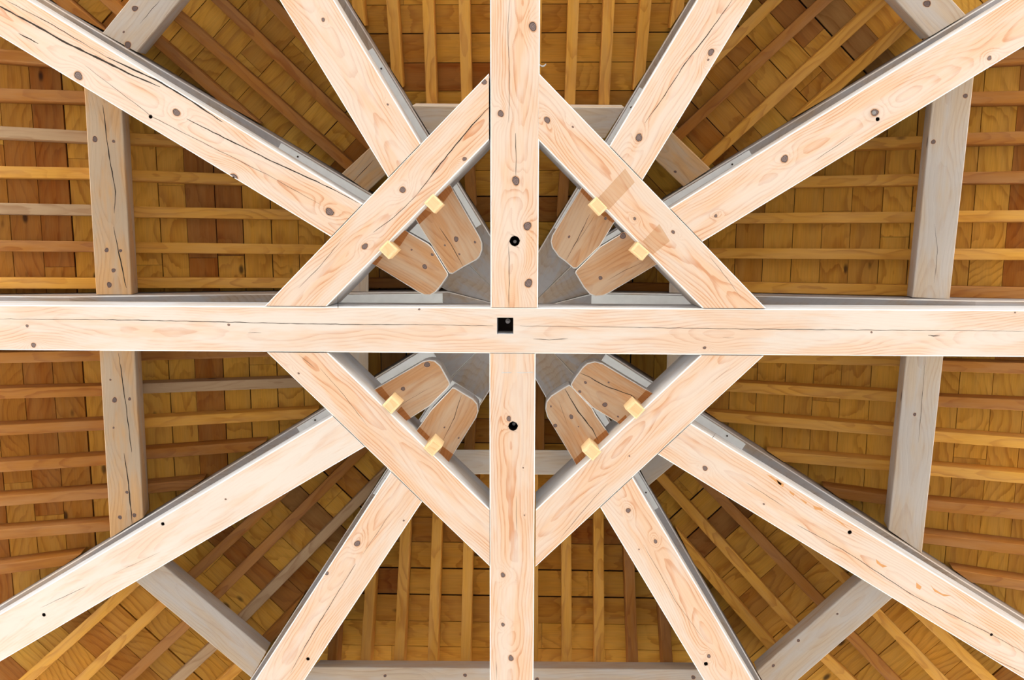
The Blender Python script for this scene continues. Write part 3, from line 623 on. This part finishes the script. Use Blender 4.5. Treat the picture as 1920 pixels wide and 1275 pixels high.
# ---------------------------------------------------------------- common rafters: g golden, b brown, s greyish; points in pixels
RF = {
 'W': dict(outer=[('b', 0, 102, 70, 108), ('b', 0, 176, 160, 181), ('s', 0, 247, 165, 256), ('g', 0, 322, 170, 325), ('s', 0, 391, 175, 394), ('b', 0, 461, 178, 463), ('g', 0, 531, 181, 531.5),
                  ('b', 0, 671, 188, 667), ('b', 0, 738, 193, 733), ('b', 0, 807, 197, 797), ('b', 0, 876, 199, 863), ('b', 0, 940, 202, 925), ('b', 0, 1003, 204, 987), ('b', 0, 1068, 150, 1048)],
           mid=[('g', 238, 258.5, 310, 262), ('g', 240, 328, 440, 336), ('g', 245, 397, 547, 402), ('g', 248, 464, 597, 468), ('g', 248, 530.5, 533, 531),
                ('b', 255, 667, 493, 660), ('s', 257, 729, 553, 718), ('g', 258, 794, 583, 776), ('b', 262, 853, 493, 836), ('b', 263, 918, 383, 907)],
           inner=[('b', 700, 531, 760, 531)]),
 'E': dict(outer=[('b', 1840, 109, 1920, 104), ('b', 1820, 183, 1920, 181), ('b', 1810, 260, 1920, 257), ('b', 1802, 333, 1920, 332), ('g', 1793, 406, 1920, 405), ('g', 1785, 477, 1920, 477), ('b', 1778, 547, 1920, 550),
                  ('b', 1763, 686, 1920, 691), ('b', 1757, 753, 1920, 760), ('g', 1748, 818, 1920, 831), ('g', 1742, 882, 1920, 897), ('b', 1733, 947, 1920, 965), ('b', 1727, 1009, 1920, 1032), ('b', 1813, 1081, 1920, 1099)],
           mid=[('g', 1640, 268, 1737, 265), ('g', 1530, 340, 1730, 336), ('g', 1423, 409, 1723, 407), ('g', 1347, 475, 1715, 477), ('g', 1403, 539, 1710, 545),
                ('g', 1437, 671, 1693, 677), ('g', 1383, 726, 1688, 745), ('g', 1347, 782, 1678, 809), ('g', 1480, 858, 1672, 874), ('b', 1570, 925, 1667, 938)],
           inner=[('b', 1180, 540, 1240, 541)]),
 'N': dict(mid=[('g', 669, 0, 675, 60), ('g', 734, 0, 744, 150), ('g', 801.7, 0, 809, 200), ('g', 870, 0, 874, 167), ('g', 937, 0, 939, 150), ('g', 1006, 0, 1004, 150),
                ('g', 1075.7, 0, 1069, 183), ('g', 1142.7, 0, 1132.7, 200), ('g', 1212, 0, 1199, 150), ('g', 1275, 0, 1268, 35)],
           inner=[('b', 878, 300, 884, 400), ('b', 1063, 300, 1052, 400)]),
 'S': dict(mid=[('b', 626, 1186, 623, 1238), ('g', 693, 1103, 685, 1233), ('g', 758, 1017, 748, 1233), ('g', 819, 983, 811, 1233), ('g', 877, 1050, 873, 1233), ('g', 938, 1050, 936, 1233), ('g', 1000, 1050, 1000, 1233),
                ('g', 1062, 1017, 1063, 1233), ('g', 1123, 983, 1124, 1233), ('b', 1181, 1067, 1187, 1233), ('b', 1247, 1167, 1252, 1233)],
           inner=[('b', 884, 760, 880, 820), ('b', 1012, 760, 1012, 820)]),
 'NW': dict(mid=[('b', 283, 67, 433, 197), ('b', 400, 89, 582, 248), ('b', 410, 0, 669, 248), ('b', 503, 0, 560, 60)],
            outer=[('b', 113, 0, 140, 22), ('b', 201, 0, 222, 19)]),
 'NE': dict(mid=[('g', 1357, 93, 1453, 0), ('b', 1280, 247, 1545, 2), ('g', 1317, 310, 1647, 7), ('g', 1537, 190, 1703, 43)]),
 'SW': dict(mid=[('b', 367, 1072, 467, 980), ('b', 408, 1113, 633, 890), ('s', 457, 1157, 720, 890), ('b', 503, 1198, 580, 1117)],
            outer=[('g', 62, 1263, 247, 1097), ('g', 160, 1267, 303, 1133), ('b', 247, 1267, 350, 1170), ('s', 337, 1270, 403, 1210), ('g', 427, 1270, 450, 1250)]),
 'SE': dict(mid=[('g', 1287, 1027, 1447, 1213), ('g', 1223, 877, 1493, 1177), ('b', 1347, 930, 1537, 1127), ('g', 1533, 1037, 1590, 1090)],
            outer=[('g', 1543, 1230, 1587, 1272), ('b', 1590, 1187, 1673, 1272), ('g', 1643, 1148, 1760, 1270), ('g', 1757, 1180, 1853, 1272)]),
}
CO = {'g': ('golden', 0.0), 'b': ('brown', 1.0), 's': ('greyish', 2.0)}
ORD = ['first', 'second', 'third', 'fourth', 'fifth', 'sixth', 'seventh', 'eighth', 'ninth', 'tenth']
RW, RHT = .068, .118
def bounds(fk, bay, t):
    f = FA[fk]; ps = sorted(PURL.get(fk, []), key=lambda p: p[0](0)); ps = [(g(t), w_) for g, w_ in ps]
    has_in = True; inn = ps[0]; out = ps[1] if len(ps) > 1 else None
    dm = f.dmin(t)
    if bay == 'inner': return max(dm, .35), inn[0]-.02
    if bay == 'mid': return max(dm, inn[0]+.0), (out[0]-.0 if out else f.dout-.05)
    return max(dm, (out[0]+.02) if out else 0), f.dout-.05
for fk, bays in RF.items():
    f = FA[fk]
    for bay, L in bays.items():
        rows = []
        for c, x0, y0, x1, y1 in L:
            d0, t0 = f.px(x0, y0, A_RAF); d1, t1 = f.px(x1, y1, A_RAF)
            if d0 > d1: d0, t0, d1, t1 = d1, t1, d0, t0
            k = (t1-t0)/(d1-d0); k = max(-.05, min(.05, k)); rows.append((c, (d0+d1)/2, (t0+t1)/2, k))
        for c, dm, tm, k in rows:
            lo, hi = bounds(fk, bay, tm)
            lo_h = f.dmin(tm) >= lo-1e-6
            if hi-lo < .12: continue
            if lo_h:
                for _ in range(8): lo = f.dmin(tm+k*(lo-dm))
            A, B = f.P(lo, tm+k*(lo-dm), A_RAF), f.P(hi, tm+k*(hi-dm), A_RAF)
            X = nrm(B-A); Yv = np.cross(f.n, X); sy = 1 if Yv[:2]@f.e > 0 else -1
            s0 = (sy*(1 if tm > 0 else -1)/f.ends(1 if tm > 0 else -1)[1]) if lo_h and abs(tm) > RW/2 else 0
            if s0: s0 = max(-4.5, min(4.5, s0))
            cw, tone = CO[c]
            o = beam('common_rafter', A, B, RW, RHT, 'rafter', 'rafter', f.n, s0=s0, arris='rafter', cham=.003, tone=tone+random.Random(round(abs(tm)*1000)+len(bay)*7919).uniform(-.12, .12))
            # which one it is
            bn = {'outer': 'outer bay', 'mid': 'middle bay', 'inner': 'inner bay'}[bay]
            if fk in 'WE':
                up = (f.e[1]*tm) < 0; same = sorted([abs(r_[2]) for r_ in rows if ((f.e[1]*r_[2]) < 0) == up]); n_ = same.index(abs(tm))
                lb = '%s rafter of the %s slope, %s, %s %s long tie beam' % (cw, f.name, bn, ORD[n_], 'above' if up else 'below')
            elif fk in 'NS':
                lf = (f.e[0]*tm) < 0; same = sorted([abs(r_[2]) for r_ in rows if ((f.e[0]*r_[2]) < 0) == lf]); n_ = same.index(abs(tm))
                lb = '%s rafter of the %s slope, %s, %s to the %s of the upright tie' % (cw, f.name, bn, ORD[n_], 'left' if lf else 'right')
            else:
                # count from the longer radial tie: that side has the larger |x|
                sgn = 1 if (f.e[0]*f.u[0]) > 0 else -1
                order = sorted([-sgn*r_[2] for r_ in rows]); n_ = order.index(-sgn*tm)
                lb = '%s rafter of the %s slope, %s, %s from longer radial tie' % (cw, f.name, bn, ORD[n_])
            tag(o, lb, 'rafter', 'common rafters of the %s roof slope' % f.name)

# small white cable stub behind the upper upright tie
c0 = at(1011, 121, .33); c1 = at(1024, 120, .33)
V = []; Fc = []; N = 8; K = 7; Mw = frame(c0, c1); L = float(np.linalg.norm(c1-c0))
for i in range(K):
    x = L*i/(K-1)*1.0; zc = .012*math.sin(math.pi*i/(K-1))
    for j in range(N): a = 2*math.pi*j/N; V.append((x, zc+.0045*math.cos(a), .0045*math.sin(a)))
for i in range(K-1):
    for j in range(N): q = (j+1) % N; Fc.append((i*N+j, (i+1)*N+j, (i+1)*N+q, i*N+q))
Fc += [tuple(range(N)), tuple((K-1)*N+N-1-j for j in range(N))]
tag(build('cable_stub', V, Fc, ['white'], [0]*len(Fc), Mw), 'short white cable end sticking out beside the upper upright tie beam', 'cable')
